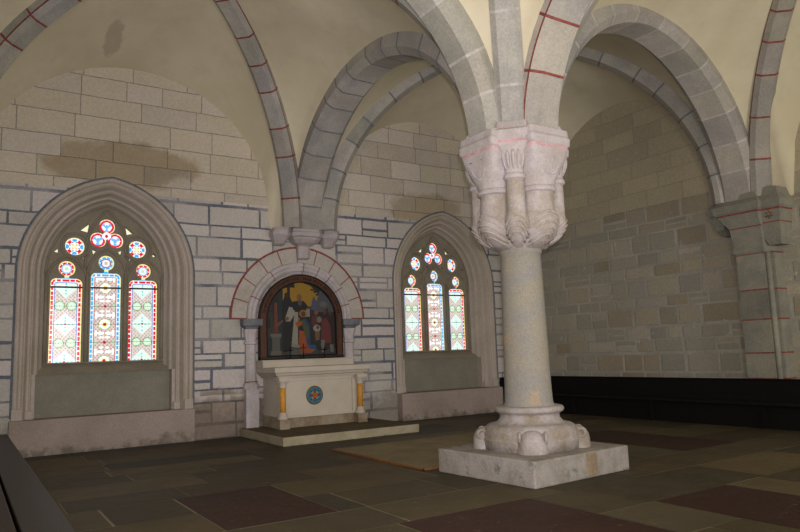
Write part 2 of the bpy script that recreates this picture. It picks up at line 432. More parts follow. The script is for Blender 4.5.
# ================================================================ RIBS
def rib(name, p0, p1, rise, n, width, depth, ch, nv, jm, edge, label, group, z0=ZS, seed=1):
    """p0, p1: plan points of the two springings of the intrados"""
    p0 = Vector((*p0, 0)); p1 = Vector((*p1, 0)); T = (p1-p0); Ln = T.length; T.normalize(); S = Vector((-T.y, T.x, 0))
    a = Ln/2; pts = []
    for i in range(401):
        ph = PI*i/400; c, s_ = math.cos(ph), math.sin(ph)
        pts.append((a-a*math.copysign(abs(c)**(2/n), c), z0+rise*s_**(2/n)))
    cum = [0]
    for i in range(400): cum.append(cum[-1]+math.hypot(pts[i+1][0]-pts[i][0], pts[i+1][1]-pts[i][1]))
    tot = cum[-1]
    def at(s):
        s = max(0, min(tot, s)); k = int(np.searchsorted(cum, s)); k = max(1, min(400, k))
        f = (s-cum[k-1])/max(1e-9, cum[k]-cum[k-1]); A, B = pts[k-1], pts[k]
        return A[0]+(B[0]-A[0])*f, A[1]+(B[1]-A[1])*f
    def frame(s):
        x, z = at(s); xa, za = at(s-.06); xb, zb = at(s+.06)
        d = math.hypot(xb-xa, zb-za); tx, tz = (xb-xa)/d, (zb-za)/d
        return x, z, -tz, tx        # outward normal (away from the opening)
    hw = width/2
    prof = [(-hw, depth), (-hw, ch+.03), (-hw, ch), (-hw+ch, 0), (hw-ch, 0), (hw, ch), (hw, ch+.03), (hw, depth)]
    rnd = random.Random(seed); brk = [0]
    for i in range(nv): brk.append(brk[-1]+rnd.uniform(.8, 1.25))
    brk = [b/brk[-1]*tot for b in brk]
    def ring(s):
        x, z, nx, nz = frame(s)
        return [tuple(p0+T*(x+nx*o)+S*l+Vector((0, 0, z+nz*o))) for l, o in prof]
    mb = MB(); g = .017
    for i in range(nv):
        a0, a1 = brk[i]+g, brk[i+1]-g; m = 5; tn = rnd.uniform(.84, 1.08); tone = (tn*rnd.uniform(.97, 1.03), tn, tn*rnd.uniform(.94, 1.04))
        rs = [ring(a0+(a1-a0)*k/m) for k in range(m+1)]
        bs = [mb.add(r) for r in rs]
        for k in range(m):
            for j in range(7):
                mi = 1 if (edge and j in (1, 5)) else 0
                mb.quad((bs[k]+j, bs[k]+j+1, bs[k+1]+j+1, bs[k+1]+j), mi, tone)
        if i < nv-1:
            r0, r1 = mb.add(ring(a1)), mb.add(ring(brk[i+1]+g))
            for j in range(7): mb.quad((r0+j, r0+j+1, r1+j+1, r1+j), 1 if jm == 'red' else 2, 1.0)
    o = mb.build(name, [M['rib'], M['red'], M['greyj'] if jm != 'pale' else M['palej']])
    return tag(o, label, 'vault rib', group)
TR = 'transverse vault ribs'; DG = 'diagonal vault ribs'
rib('transverse_rib', (CX, YN-.42), (CX, CY+.5), 2.32, 1.88, .64, .6, .11, 15, 'grey', False, 'broad arched grey stone rib from the corbel over the altar to the column', TR, seed=3)
rib('transverse_rib', (XE-.5, PYC-.02), (CX+.5, CY), 2.42, 1.88, .66, .6, .11, 14, 'pale', False, 'broad arched stone rib from the column to the pier on the right wall', TR, seed=4)
rib('transverse_rib', (XW+.4, CY+.04), (CX-.55, CY+.04), 2.37, 2.0, .56, .6, .11, 13, 'pale', False, 'broad stone rib rising from the left lobe of the column capital', TR, seed=5)
rib('transverse_rib', (CX+.05, YS+.4), (CX+.05, CY-.55), 2.37, 2.0, .56, .6, .11, 12, 'red', True, 'broad red-jointed stone rib rising from the right lobe of the column capital', TR, seed=6)
def diag(a, b, la, lb, jm, label, seed, nv=18, ea=.66, eb=.66, edge=True, rise=3.40):
    A = Vector(K[a]); B = Vector(K[b]); d = (B-A).normalized()
    p0 = A+d*ea; p1 = B-d*eb
    rib('diagonal_rib', p0, p1, rise, 2.0, .36, .5, .07, nv, jm, edge, label, DG, seed=seed)
diag('B', 'W', 0, 0, 'red', 'narrow red-edged rib sweeping up from the corbel above the altar', 8)
diag('NW', 'C', 0, 0, 'red', 'narrow red-jointed rib rising in the corner beyond the first window', 9, eb=.5)
diag('B', 'P', 0, 0, 'grey', 'narrow grey rib crossing behind the column, from altar corbel to right wall pier', 10, edge=False, ea=.72)
diag('C', 'NE', 0, 0, 'pale', 'narrow rib running from the column back to the far corner', 11, edge=False, ea=.5)
diag('P', 'S', 0, 0, 'red', 'narrow red-edged rib climbing from the south side of the wall pier', 12, ea=.58)
diag('C', 'SE', 0, 0, 'pale', 'narrow grey rib glimpsed behind the broad red-jointed rib of the column', 13, edge=False, ea=.5)
diag('C', 'SW', 0, 0, 'pale', 'narrow plain stone rib rising from the middle of the column capital', 14, edge=False, ea=.5, nv=15)

# ================================================================ COLUMN
def sup(cx, cy, ax, ay, n, z, rot=0, N=40, ox=0, oy=0):
    """superellipse ring centred (cx,cy) turned by rot about the origin"""
    out = []
    for i in range(N):
        a = 2*PI*i/N; c, s = math.cos(a), math.sin(a)
        x = cx+ax*math.copysign(abs(c)**(2/n), c); y = cy+ay*math.copysign(abs(s)**(2/n), s)
        out.append((x*math.cos(rot)-y*math.sin(rot)+ox, x*math.sin(rot)+y*math.cos(rot)+oy, z))
    return out

def build_column():
    root = empty('stone_column', (CX, CY, 0)); tag(root, 'round free-standing stone column with clustered capital in the middle of the room', 'column')
    pr = math.radians(3.8)
    m = MB(); m.box(-.81, .81, -.78, .78, 0.004, .285)
    # slight unevenness: mason's repair block set in the south face
    o = m.build('plinth', M['plinth'], root, rot=pr, bevel=.018)
    m = MB(); m.box(.02, .22, -.786, -.70, .03, .275); m.build('repair_block', M['altarb'], o, bevel=.008)
    prof = [(.565, .285), (.57, .385), (.575, .395), (.575, .415), (.56, .425), (.565, .46), (.555, .50), (.53, .54), (.49, .565), (.45, .575), (.41, .58), (.385, .60), (.36, .63), (.352, .665), (.365, .69), (.385, .70), (.405, .715), (.412, .74), (.40, .765), (.37, .775), (.30, .78)]
    m = MB(); m.lathe(prof, n=64); b = m.build('base', M['base'], root)
    for k in range(4):
        a = PI/4+k*PI/2+pr
        s = MB(); c, d = math.cos(a), math.sin(a)
        rings = []
        for (r, hw, zt) in ((.42, .19, .55), (.50, .185, .545), (.56, .17, .535), (.61, .15, .52), (.65, .12, .49), (.68, .08, .43), (.69, .03, .34)):
            ring = []
            for i in range(9):
                f = i/8; ang = PI*f
                l = hw*math.cos(ang); z = .285+(zt-.285)*math.sin(ang)**.6
                ring.append((c*r-d*l, d*r+c*l, z))
            rings.append(ring)
        s.rings(rings, False, None, (True, True), True)
        # volute on both flanks
        for sg in (-1, 1):
            s.tube([(c*(.575+.05*math.cos(t))-d*sg*.145, d*(.575+.05*math.cos(t))+c*sg*.145, .46+.05*math.sin(t)) for t in [2*PI*q/12 for q in range(12)]], .018, 6, True)
        s.build('corner_spur', M['base'], b)
    m = MB(); m.lathe([(.315, .775), (.30, .79), (.288, .82), (.28, 1.0), (.272, 1.4), (.262, 1.9), (.252, 2.4), (.247, 2.60), (.262, 2.615), (.268, 2.64), (.25, 2.66)], n=56, cap=(True, True))
    m.build('shaft', M['shaft'], root)
    # capital : clustered half shafts with scalloped feet
    cap = MB()
    cap.lathe([(.25, 2.64), (.30, 2.68), (.34, 2.75), (.37, 2.85), (.385, 3.0), (.385, 3.9), (.5, 4.0), (.5, 4.1)], n=32)
    for k in range(4):
        rot = k*PI/2; R = []
        for z, c_, r in ((2.655, .10, .18), (2.69, .15, .205), (2.74, .21, .225), (2.80, .265, .24), (2.86, .305, .25), (2.93, .33, .25), (2.99, .345, .235), (3.03, .35, .215), (3.06, .35, .20), (3.33, .35, .19)):
            R.append(sup(c_, 0, r, r, 2, z, rot))
        cap.rings(R, True, None, (True, False), True)
    for k in range(4):
        rot = PI/4+k*PI/2; R = []
        for z, c_, r in ((2.66, .20, .08), (2.71, .27, .11), (2.78, .34, .14), (2.86, .395, .15), (2.93, .43, .15), (2.98, .45, .14), (3.02, .455, .125), (3.06, .46, .112), (3.48, .46, .108)):
            R.append(sup(c_, 0, r, r, 2, z, rot, 24))
        cap.rings(R, True, None, (True, False), True)
    co = cap.build('capital', M['cap2'], root)
    # nested scallop arcs carved on the feet of the shafts
    for k in range(8):
        big = k % 2 == 0; rot = k*PI/4; s = MB()
        for (wa, zt, zb) in (((1.35, 3.06, 2.84), (1.2, 3.0, 2.79), (1.0, 2.93, 2.75), (.8, 2.86, 2.71), (.55, 2.79, 2.69)) if big else ((1.2, 3.0, 2.84), (1.05, 2.94, 2.79), (.9, 2.88, 2.75), (.7, 2.82, 2.71))):
            pts = []
            for i in range(15):
                f = -1+2*i/14; ang = f*wa; z = zb+(zt-zb)*(1-abs(f)**2.2)
                if big: c_ = np.interp(z, [2.655, 2.74, 2.80, 2.86, 2.93, 3.03], [.10, .21, .265, .305, .33, .35]); r = np.interp(z, [2.655, 2.74, 2.80, 2.86, 2.93, 2.99, 3.03, 3.06], [.18, .225, .24, .25, .25, .235, .215, .20])
                else: c_ = np.interp(z, [2.66, 2.71, 2.78, 2.86, 2.93, 3.02], [.20, .27, .34, .395, .43, .455]); r = np.interp(z, [2.66, 2.71, 2.78, 2.86, 2.93, 2.98, 3.02], [.08, .11, .14, .15, .15, .14, .125])
                x = c_+(r+.004)*math.cos(ang); y = (r+.004)*math.sin(ang)
                pts.append((x*math.cos(rot)-y*math.sin(rot), x*math.sin(rot)+y*math.cos(rot), z))
            s.tube(pts, .013, 6)
        s.build('scallop_moulding', M['cap2'], co)
    # consoles above the shafts
    for k in range(4):
        rot = k*PI/2; m = MB(); R = []; mi = []
        def add(z, c_, ax, ay, n, mm=0): R.append(sup(c_, 0, ax, ay, n, z, rot, 48)); mi.append(mm)
        add(3.30, .35, .19, .19, 2); add(3.315, .35, .222, .222, 2); add(3.34, .35, .234, .234, 2); add(3.365, .35, .222, .222, 2); add(3.38, .35, .205, .205, 2)
        add(3.44, .348, .222, .222, 2.2); add(3.52, .343, .25, .25, 2.7); add(3.60, .34, .275, .272, 3.4); add(3.70, .335, .30, .298, 5.5); add(3.81, .33, .31, .308, 9, 1); add(3.845, .33, .312, .31, 12, 0)
        add(3.86, .33, .325, .325, 14); add(3.94, .33, .33, .33, 14); add(3.975, .33, .31, .322, 14); add(4.05, .33, .30, .322, 14)
        m.rings(R, True, mi, (True, True), False)
        c_ = m.build('console', [M['cap'], M['pink']], root)
        # carved shield or knot on the console face
        s = MB(); r0 = .33+.30
        def pt(l, z, o=0):
            d = float(np.interp(z, [3.44, 3.52, 3.60, 3.70, 3.81], [.565, .588, .612, .634, .64]))+o-.06*abs(l); x, y = d, l
            return (x*math.cos(rot)-y*math.sin(rot), x*math.sin(rot)+y*math.cos(rot), z)
        if k in (2, 0):
            s.tube([pt(a, z) for a, z in ((-.11, 3.72), (.11, 3.72), (.11, 3.60), (.06, 3.52), (0, 3.49), (-.06, 3.52), (-.11, 3.60))], .012, 6, True)
        else:
            for sg in (-1, 1):
                s.tube([pt(sg*(.03+.08*math.sin(t)), 3.60+.10*math.cos(t)) for t in [2*PI*q/16 for q in range(16)]], .013, 6, True)
                s.tube([pt(sg*(.03+.045*math.sin(t)), 3.60+.06*math.cos(t)) for t in [2*PI*q/16 for q in range(16)]], .011, 6, True)
        s.build('carved_ornament', M['cap'], c_)
        # slender shaft ring
    for k in range(4):
        rot = PI/4+k*PI/2; m = MB(); R = []; mi = []
        def add(z, c_, a, n, mm=0): R.append(sup(c_, 0, a, a, n, z, rot, 28)); mi.append(mm)
        add(3.44, .46, .105, 2); add(3.455, .46, .13, 2); add(3.48, .46, .136, 2); add(3.505, .46, .128, 2); add(3.52, .46, .11, 2)
        add(3.62, .455, .125, 2.2); add(3.76, .445, .165, 3.5); add(3.87, .435, .20, 9, 1); add(3.905, .425, .202, 9, 0); add(3.93, .425, .218, 12); add(4.02, .425, .222, 12); add(4.05, .42, .195, 12); add(4.14, .40, .18, 12)
        m.rings(R, True, mi, (True, True), False)
        c_ = m.build('small_console', [M['cap'], M['pink']], root)
        s = MB()
        for q in range(5):
            an = (q-2)*.42
            pts = []
            for i in range(7):
                f = i/6; z = 3.56+.22*f; r = .118+.045*f+.012*math.sin(PI*f)
                x = .455+r*math.cos(an); y = r*math.sin(an)
                pts.append((x*math.cos(rot)-y*math.sin(rot), x*math.sin(rot)+y*math.cos(rot), z))
            s.tube(pts, [.010, .014, .018, .022, .024, .022, .012], 6)
        s.build('leaf_carving', M['cap'], c_)
build_column()

# ================================================================ PIER ON THE RIGHT WALL
def build_pier():
    root = empty('wall_pier', (XE, PYC, 0)); tag(root, 'engaged stone pier with red painted joints standing against the right wall', 'pier')
    rnd = random.Random(5)
    # local: -x towards the room
    m = MB(); z = 0.0; zs = [0, .8, 1.24, 1.82, 2.34, 2.98]
    for a, b in zip(zs[:-1], zs[1:]):
        t1, t2 = rnd.uniform(.8, 1.1), rnd.uniform(.8, 1.05)
        m.box(-.40, 0, -.34, .17, a+.012, b-.012, 0, t1)
        m.box(-.30, 0, -.46, -.34, a+.012, b-.012, 0, t2)
        m.box(-.402, -.002, -.342, .172, b-.012, b+.012, 1); m.box(-.302, -.002, -.462, -.34, b-.012, b+.012, 1)
    s = m.build('pier_shaft', [M['pierst'], M['red']], root)
    r = MB(); r.tube([(-.35, -.375, 0.02), (-.35, -.375, 2.98)], .05, 10); r.build('corner_roll', M['pierst'], s)
    m = MB()
    def lay(z, x, y0, y1): return [(-x, y0, z), (-x+.04, y0, z), (0, y0, z), (0, y1, z), (-x, y1, z)]
    R = [(2.98, .40, -.34, .17), (3.02, .43, -.36, .20), (3.08, .43, -.36, .20), (3.12, .42, -.35, .19), (3.45, .44, -.35, .22), (3.47, .445, -.355, .225), (3.62, .50, -.36, .33), (3.70, .52, -.37, .38), (3.73, .52, -.37, .42), (3.76, .55, -.40, .45), (3.88, .56, -.41, .46), (3.96, .50, -.36, .40), (4.06, .50, -.34, .34)]
    mi = [0, 0, 0, 0, 1, 0, 0, 1, 0, 0, 0, 0, 0]
    m.rings([lay(*q) for q in R], True, mi, (True, True), False)
    m.build('pier_capital', [M['pierst'], M['red']], root)
    m = MB()
    R = [(3.10, .30, .10), (3.16, .34, .13), (3.22, .36, .15), (3.48, .38, .16), (3.50, .38, .16), (3.70, .42, .19), (3.73, .42, .19), (3.76, .46, .22), (3.88, .47, .23), (3.98, .42, .18), (4.1, .40, .16)]
    mi = [0, 0, 0, 1, 0, 1, 0, 0, 0, 0, 0]
    cyy = -.50
    m.rings([[(-x, cyy-h, z), (0, cyy-h, z), (0, cyy+h, z), (-x, cyy+h, z)] for z, x, h in R], True, mi, (True, True), False)
    c = m.build('side_console', [M['pierst'], M['red']], root)
    st = MB()
    for q in range(6):
        a = q*PI/3; y = cyy-.07
        st.tube([(-.405, cyy+.02*math.sin(a), 3.62+.02*math.cos(a)), (-.412, cyy+.065*math.sin(a), 3.62+.065*math.cos(a))], [.006, .014], 6)
    st.build('red_star', M['red'], c)
    m = MB()
    m.rings([[(-x, .46-h, z), (0, .46-h, z), (0, .46+h, z), (-x, .46+h, z)] for z, x, h in [(3.4, .2, .05), (3.5, .34, .08), (3.75, .40, .12), (3.78, .44, .14), (3.9, .44, .14), (4.0, .38, .12)]], True, None, (True, True), False)
    m.build('side_console', M['pierst'], root)
build_pier()

# ================================================================ WALL CORBELS
def corbel(name, loc, rot, label, white=True):
    root = empty(name, loc, rot); tag(root, label, 'corbel', 'vault corbels on the walls')
    mat = M['cap'] if white else M['pierst']
    # local: +y into wall, room at -y
    m = MB(); R = []
    for z, hx, d in [(3.40, .10, .07), (3.43, .125, .13), (3.66, .13, .14), (3.68, .15, .17), (3.72, .24, .26), (3.78, .29, .33), (3.82, .31, .36), (3.835, .345, .40), (3.91, .35, .42), (3.93, .325, .40), (3.99, .32, .42)]:
        R.append([(-hx, 0, z), (-hx*.98, -d*.75, z), (-hx*.6, -d, z), (hx*.6, -d, z), (hx*.98, -d*.75, z), (hx, 0, z)])
    m.rings(R, True, None, (True, True), False); m.build('corbel_block', mat, root)
    for sx in (-1, 1):
        m = MB(); R = []; c = sx*(.53 if sx < 0 else .56)
        for z, hx, d in [(3.66, .08, .08), (3.69, .12, .16), (3.72, .12, .18), (3.78, .15, .24), (3.83, .17, .30), (3.845, .185, .32), (3.91, .19, .33), (3.93, .175, .33), (3.99, .17, .38)]:
            R.append([(c-hx, 0, z), (c-hx, -d*.7, z), (c-hx*.5, -d, z), (c+hx*.5, -d, z), (c+hx, -d*.7, z), (c+hx, 0, z)])
        m.rings(R, True, None, (True, True), False); m.build('side_corbel', mat, root)
corbel('wall_corbel', (CX, YN, 0), 0, 'three-part pale stone corbel above the altar niche carrying the ribs')

# ================================================================ WINDOWS
GY = 13.10
def lancet_outline(c, zsh, zoc, roc=.138, hw=.257, zb=1.47):
    n = .042; pts = [(c-hw, zb), (c-hw, zsh-.10)]
    pts += [(c-hw+.10-.10*math.cos(a), zsh-.10+.10*math.sin(a)) for a in [PI/2*i/5 for i in range(1, 6)]]
    pts += [(c-n, zsh+.005)]
    a0 = math.asin(n/roc)
    pts += [(c+roc*math.sin(-a), zoc-roc*math.cos(a)) for a in [a0+(2*PI-2*a0)*i/28 for i in range(29)]]
    pts += [(c+n, zsh+.005)]
    pts += [(c+hw-.10+.10*math.sin(a), zsh-.10+.10*math.cos(a)) for a in [PI/2*i/5 for i in range(0, 6)]]
    pts += [(c+hw, zb)]
    return pts
LAN = [(-.64, 2.945, 3.115), (0, 3.06, 3.24), (.64, 2.945, 3.115)]
def lobes(cx, cz, d, r, n=3, a0=PI/2):
    pts = []
    for k in range(n):
        a = a0+2*PI*k/n; ox, oz = cx+d*math.cos(a), cz+d*math.sin(a)
        sp = PI*.86
        pts += [(ox+r*math.cos(a+t), oz+r*math.sin(a+t)) for t in [-sp+2*sp*i/18 for i in range(19)]]
    return pts
def trihole(p): return p
SMALL = [[(-.45, 3.80), (-.30, 3.93), (-.325, 3.77)], [(.45, 3.80), (.325, 3.77), (.30, 3.93)],
         [(-.255, 3.475), (-.18, 3.45), (-.23, 3.375)], [(.255, 3.475), (.23, 3.375), (.18, 3.45)],
         [(-.86, 3.40), (-.79, 3.46), (-.79, 3.38)], [(.86, 3.40), (.79, 3.38), (.79, 3.46)],
         [(-.42, 3.34), (-.37, 3.36), (-.385, 3.28)], [(.42, 3.34), (.385, 3.28), (.37, 3.36)]]
def beadc(k, a, b, gap=.22): return b if (k % 1.0) < gap else a
RED, BLU, YEL, WHT, GRN, DRK = (225, 32, 48), (60, 175, 250), (250, 232, 150), (255, 252, 248), (196, 236, 206), (90, 60, 70)
def pat_lancet(i, x, z):
    c, zsh, zoc = LAN[i]; u = x-c; hw = .257
    main = BLU if i == 1 else RED; r = math.hypot(u, z-zoc)
    if z > zsh+.01 and (r < .15):
        if r > .118: return YEL
        if r > .084:
            return beadc(math.atan2(z-zoc, u)/(2*PI)*8+.11, main, WHT, .15)
        if r > .066: return (180, 90, 90) if i == 1 else (120, 190, 240)
        if r > .03: return (236, 236, 232)
        return (200, 180, 160) if i == 1 else (190, 220, 180)
    if z > zsh-.005: return main if i == 1 else (120, 190, 240)
    # distance to border with rounded shoulders
    d = hw-abs(u); dt = zsh-z
    if d < .10 and dt < .10: d = .10-math.hypot(.10-d, .10-dt)
    else: d = min(d, dt)
    if d < .018: return YEL if i != 1 else (250, 240, 190)
    if d < .052:
        k = (z if hw-abs(u) <= dt else u)
        return beadc(k/.085+(.4 if u > 0 else 0), main, WHT, .2)
    if d < .068: return (250, 246, 230)
    if d < .080: return (70, 120, 215) if i != 1 else (170, 60, 80)
    zz = (z-1.49) % .65
    P = lambda cu, cz, uu=None: math.hypot((abs(u) if uu is None else uu)-cu, zz-cz)
    if i == 1:
        for cz in (0, .65):
            if P(0, cz) < .03: return (190, 10, 30)
            if P(0, cz) < .05: return YEL
            a = math.atan2(zz-cz, u); rr = P(0, cz)
            if rr < .10+.018*math.cos(6*a): return WHT if rr < .088 else (150, 190, 120)
        if abs(u)+abs(zz-.325) < .036: return (200, 15, 35)
        if P(.155, .325) < .035: return (170, 215, 170)
        for cz in (.16, .49):
            if ((abs(u)-.07)/.06)**2+((zz-cz)/.028)**2 < 1: return WHT
            if ((abs(u)-.145)/.022)**2+((zz-cz)/.06)**2 < 1: return WHT
        for cz in (.235, .415):
            if ((abs(u)-.05)/.045)**2+((zz-cz)/.02)**2 < 1: return (250, 245, 240)
        h = math.sin(u*95)*math.sin(z*88)
        return (184, 146, 146) if h > .2 else (220, 198, 184)
    for cz in (0, .65):
        rr = P(0, cz)
        if rr < .02: return (200, 20, 50)
        for q in range(4):
            a = q*PI/2; e = math.hypot(u-.055*math.cos(a), zz-cz-.055*math.sin(a))
            if e < .036: return (226, 250, 240) if e > .016 else (130, 200, 190)
            e = math.hypot(u-.125*math.cos(a)*.95, zz-cz-.115*math.sin(a))
            if e < .034: return (220, 248, 226) if e > .014 else (120, 190, 210)
        e = abs(u)+abs(zz-cz)
        if e < .20: return (226, 236, 222)
    e = P(.095, .325)
    if e < .012: return (230, 200, 60)
    if e < .045: return (216, 244, 216)
    if e < .07: return (206, 232, 200)
    if e < .084: return (120, 150, 70)
    h = math.sin(u*100)*math.sin(z*92)
    return (186, 168, 176) if h > .15 else (222, 206, 190)
def pat_round(x, z, cx, cz, r0=.175):
    u, v = x-cx, z-cz; r = math.hypot(u, v)/r0; a = math.atan2(v, u)/(2*PI)
    if r > .88: return (250, 236, 190)
    if r > .55:
        k = (a*8+.5) % 2
        return (BLU if k < 1 else RED) if (k % 1) > .12 and (k % 1) < .88 else WHT
    if r > .42: return WHT if math.cos(a*2*PI*8) > -.3 else (90, 90, 190)
    if r > .2: return WHT if math.cos(a*2*PI*4) > -.5 else (230, 200, 110)
    return (240, 232, 190)
def pat_tre(x, z, cx, cz, d=.185, r0=.155):
    if math.hypot(x-cx, z-cz) < .03: return (210, 30, 50)
    if math.hypot(x-cx, z-cz) < .075: return (245, 240, 240)
    best = None
    for k in range(3):
        a = PI/2+2*PI*k/3; ox, oz = cx+d*math.cos(a), cz+d*math.sin(a); r = math.hypot(x-ox, z-oz)/r0
        if best is None or r < best[0]: best = (r, math.atan2(z-oz, x-ox))
    r, a = best
    if r > .88: return (250, 232, 190)
    if r > .62: return RED
    if r > .25: return (240, 240, 250) if math.sin(3*a) < .35 else (120, 190, 250)
    return (120, 180, 250)
def inside(p, x, z):
    c = False; n = len(p); j = n-1
    for i in range(n):
        if (p[i][1] > z) != (p[j][1] > z) and x < (p[j][0]-p[i][0])*(z-p[i][1])/(p[j][1]-p[i][1])+p[i][0]: c = not c
        j = i
    return c
def paint_grid(name, bounds, fn, mat, y, parent, cell=.0125, test=None, relief=0):
    x0, x1, z0, z1 = bounds; nx = max(1, round((x1-x0)/cell)); nz = max(1, round((z1-z0)/cell))
    idx = {}; v = []; f = []; col = []
    def vi(i, k):
        if (i, k) not in idx: idx[(i, k)] = len(v); v.append((x0+(x1-x0)*i/nx, y, z0+(z1-z0)*k/nz))
        return idx[(i, k)]
    for i in range(nx):
        for k in range(nz):
            x = x0+(x1-x0)*(i+.5)/nx; z = z0+(z1-z0)*(k+.5)/nz
            if test and not test(x, z): continue
            f.append((vi(i, k), vi(i+1, k), vi(i+1, k+1), vi(i, k+1))); col.append(lin(fn(x, z)))
    me = bpy.data.meshes.new(name); me.from_pydata(v, [], f); me.materials.append(mat)
    at = me.color_attributes.new('col', 'FLOAT_COLOR', 'CORNER'); d = []
    for c in col: d += [*c, 1]*4
    at.data.foreach_set('color', d)
    o = bpy.data.objects.new(name, me); COL.objects.link(o)
    if parent: o.parent = parent
    return o

def build_window(root, apr_front, apron_w):
    def sweep(mb, prof, z0, cap=False):
        rings = []
        for w_, y in prof:
            h = 1.33+(w_-1.02)/(W_OUT-1.02)*(H_OUT-1.33)
            p = pointed(w_, h, Z_SPR, 20)
            rings.append([(-w_, y, z0)]+[(x, y, z) for x, z in p]+[(w_, y, z0)])
        mb.rings(rings, False, None, (False, False), True)
    m = MB()
    pr = [(1.43, 12.60), (1.43, 12.585), (1.375, 12.585)]
    def hollow(x0, y0, x1, y1, d, k=6):
        for i in range(k+1):
            f_ = i/k; pr.append((x0+(x1-x0)*f_, y0+(y1-y0)*f_+d*math.sin(PI*f_)))
    hollow(1.37, 12.59, 1.30, 12.63, .035); hollow(1.297, 12.625, 1.265, 12.65, -.018, 5)
    hollow(1.26, 12.66, 1.19, 12.74, .04); hollow(1.187, 12.73, 1.155, 12.76, -.018, 5)
    sweep(m, pr, .58); n0 = len(pr)-1
    pr[:] = [pr[-1]]
    hollow(1.152, 12.77, 1.09, 12.86, .03); hollow(1.087, 12.85, 1.06, 12.89, -.012, 5)
    pr += [(1.055, 12.93), (1.03, 12.96), (1.00, 12.99)]
    sweep(m, pr, 1.30)
    for sg in (-1, 1): m.box(min(sg*1.155, sg*1.10), max(sg*1.155, sg*1.10), 12.765, 13.0, .58, 1.302); m.box(min(sg*1.22, sg*1.153), max(sg*1.22, sg*1.153), 12.762, 13.16, .50, 1.36); m.box(min(sg*1.25, sg*.985), max(sg*1.25, sg*.985), 13.11, 13.17, .50, 1.62)
    m.build('arch_moulding', M['jamb'], root)
    m = MB()
    for w0, w1 in ((1.43, 1.465),):
        p0 = pointed(w0, H_OUT, Z_SPR, 20); p1 = pointed(w1, H_OUT+.035, Z_SPR, 20)
        m.rings([[(-w0, 12.596, .62)]+[(x, 12.596, z) for x, z in p0]+[(w0, 12.596, .62)], [(-w1, 12.596, .62)]+[(x, 12.596, z) for x, z in p1]+[(w1, 12.596, .62)]], False, None, (False, False), False)
    m.build('painted_outline', M['outline'], root)
    # jamb plinths
    m = MB()
    for s in (-1, 1):
        m.box(min(s*1.44, s*1.28), max(s*1.44, s*1.28), 12.57, 12.72, .58, .76)
        m.box(min(s*1.24, s*1.12), max(s*1.24, s*1.12), 12.70, 12.86, .58, .72)
    m.build('jamb_plinth', M['jamb'], root, bevel=.012)
    # recessed panel below the sill, ledge and apron
    m = MB(); m.box(-1.14, 1.14, 12.93, 13.1, .5, 1.32); m.build('recess_panel', M['panel'], root)
    m = MB(); b = m.add([(-1.13, 12.88, 1.315), (1.13, 12.88, 1.315), (.99, 13.09, 1.485), (-.99, 13.09, 1.485), (-1.13, 12.90, 1.28), (1.13, 12.90, 1.28), (.99, 13.2, 1.27), (-.99, 13.2, 1.27)])
    for q in ((0, 1, 2, 3), (0, 4, 5, 1), (4, 7, 6, 5), (3, 2, 6, 7), (0, 3, 7, 4), (1, 5, 6, 2)): m.quad([b+i for i in q])
    m.build('window_sill', M['tracery'], root)
    m = MB(); m.box(-apron_w, apron_w, apr_front, 13.0, -.01, .58); m.build('seat_ledge', M['apron'], root, bevel=.02)
    # tracery
    outer = [(-1.02, 1.46)]+pointed(1.02, 1.33, Z_SPR, 20)+[(1.02, 1.46)]
    holes = [lancet_outline(*l) for l in LAN]+[circ(-.525, 3.515, .162), circ(.525, 3.515, .162), lobes(0, 3.74, .168, .140)]+SMALL
    hs = [[(x, z) for x, z in h] for h in holes]
    t = fill2d('tracery', [outer]+hs, .10, M['tracery'], 12.995, root)
    m = MB(); Y = 12.99
    def T(p, r=.02, closed=False): m.tube([(x, Y, z) for x, z in p], r, 6, closed)
    for x in (-.32, .32): T([(x, 1.48), (x, 3.05)], .035)
    for x in (-.96, .96): T([(x, 1.48), (x, 3.0)], .03)
    for c, zz in ((-.64, 2.86), (.64, 2.86), (0, 3.0)):
        T([(c+a, b) for a, b in pointed(.32, .48, zz, 10)], .022)
    T(circ(-.525, 3.515, .225), .02, True); T(circ(.525, 3.515, .225), .02, True)
    T([(a, b) for a, b in pointed(.98, 1.28, Z_SPR, 18)], .022)
    T([(a, b) for a, b in pointed(.36, .78, 3.42, 14)], .022)
    for s in (-1, 1):
        T([(s*.30, 3.38), (s*.36, 3.30), (s*.345, 3.0)], .02)
    m.build('tracery_moulding', M['tracery'], root)
    # glass
    for i, l in enumerate(LAN):
        ol = lancet_outline(l[0], l[1], l[2], .15, .27)
        paint_grid('lancet_glass', (l[0]-.275, l[0]+.275, 1.45, l[2]+.175), lambda x, z: pat_lancet(i, x, z), M['glass'], GY-.006, root, test=lambda x, z: inside(ol, x, z))
    for s in (-1, 1):
        paint_grid('roundel_glass', (s*.525-.19, s*.525+.19, 3.325, 3.705), lambda x, z: pat_round(x, z, s*.525, 3.515, .162), M['glass'], GY-.006, root, test=lambda x, z: math.hypot(x-s*.525, z-3.515) < .19)
    tl = lobes(0, 3.74, .168, .150)
    paint_grid('trefoil_glass', (-.35, .35, 3.48, 4.11), lambda x, z: pat_tre(x, z, 0, 3.74, .168, .14), M['glass'], GY-.006, root, test=lambda x, z: inside(tl, x, z))
    m = MB()
    for tri in SMALL:
        cx_ = sum(p[0] for p in tri)/3; cz_ = sum(p[1] for p in tri)/3
        b = m.add([(cx_+(x-cx_)*1.15, GY-.006, cz_+(z-cz_)*1.15) for x, z in tri]); m.quad((b, b+1, b+2))
    g = m.build('small_panes', M['pane'], root)
    m = MB()
    for l in LAN: m.box(l[0]-.285, l[0]+.285, 13.055, 13.08, 2.775, 2.805)
    for l in LAN:
        for z in (1.82, 2.14, 2.46): m.box(l[0]-.26, l[0]+.26, 13.085, 13.09, z-.003, z+.003)
    m.build('saddle_bar', M['iron'], root)
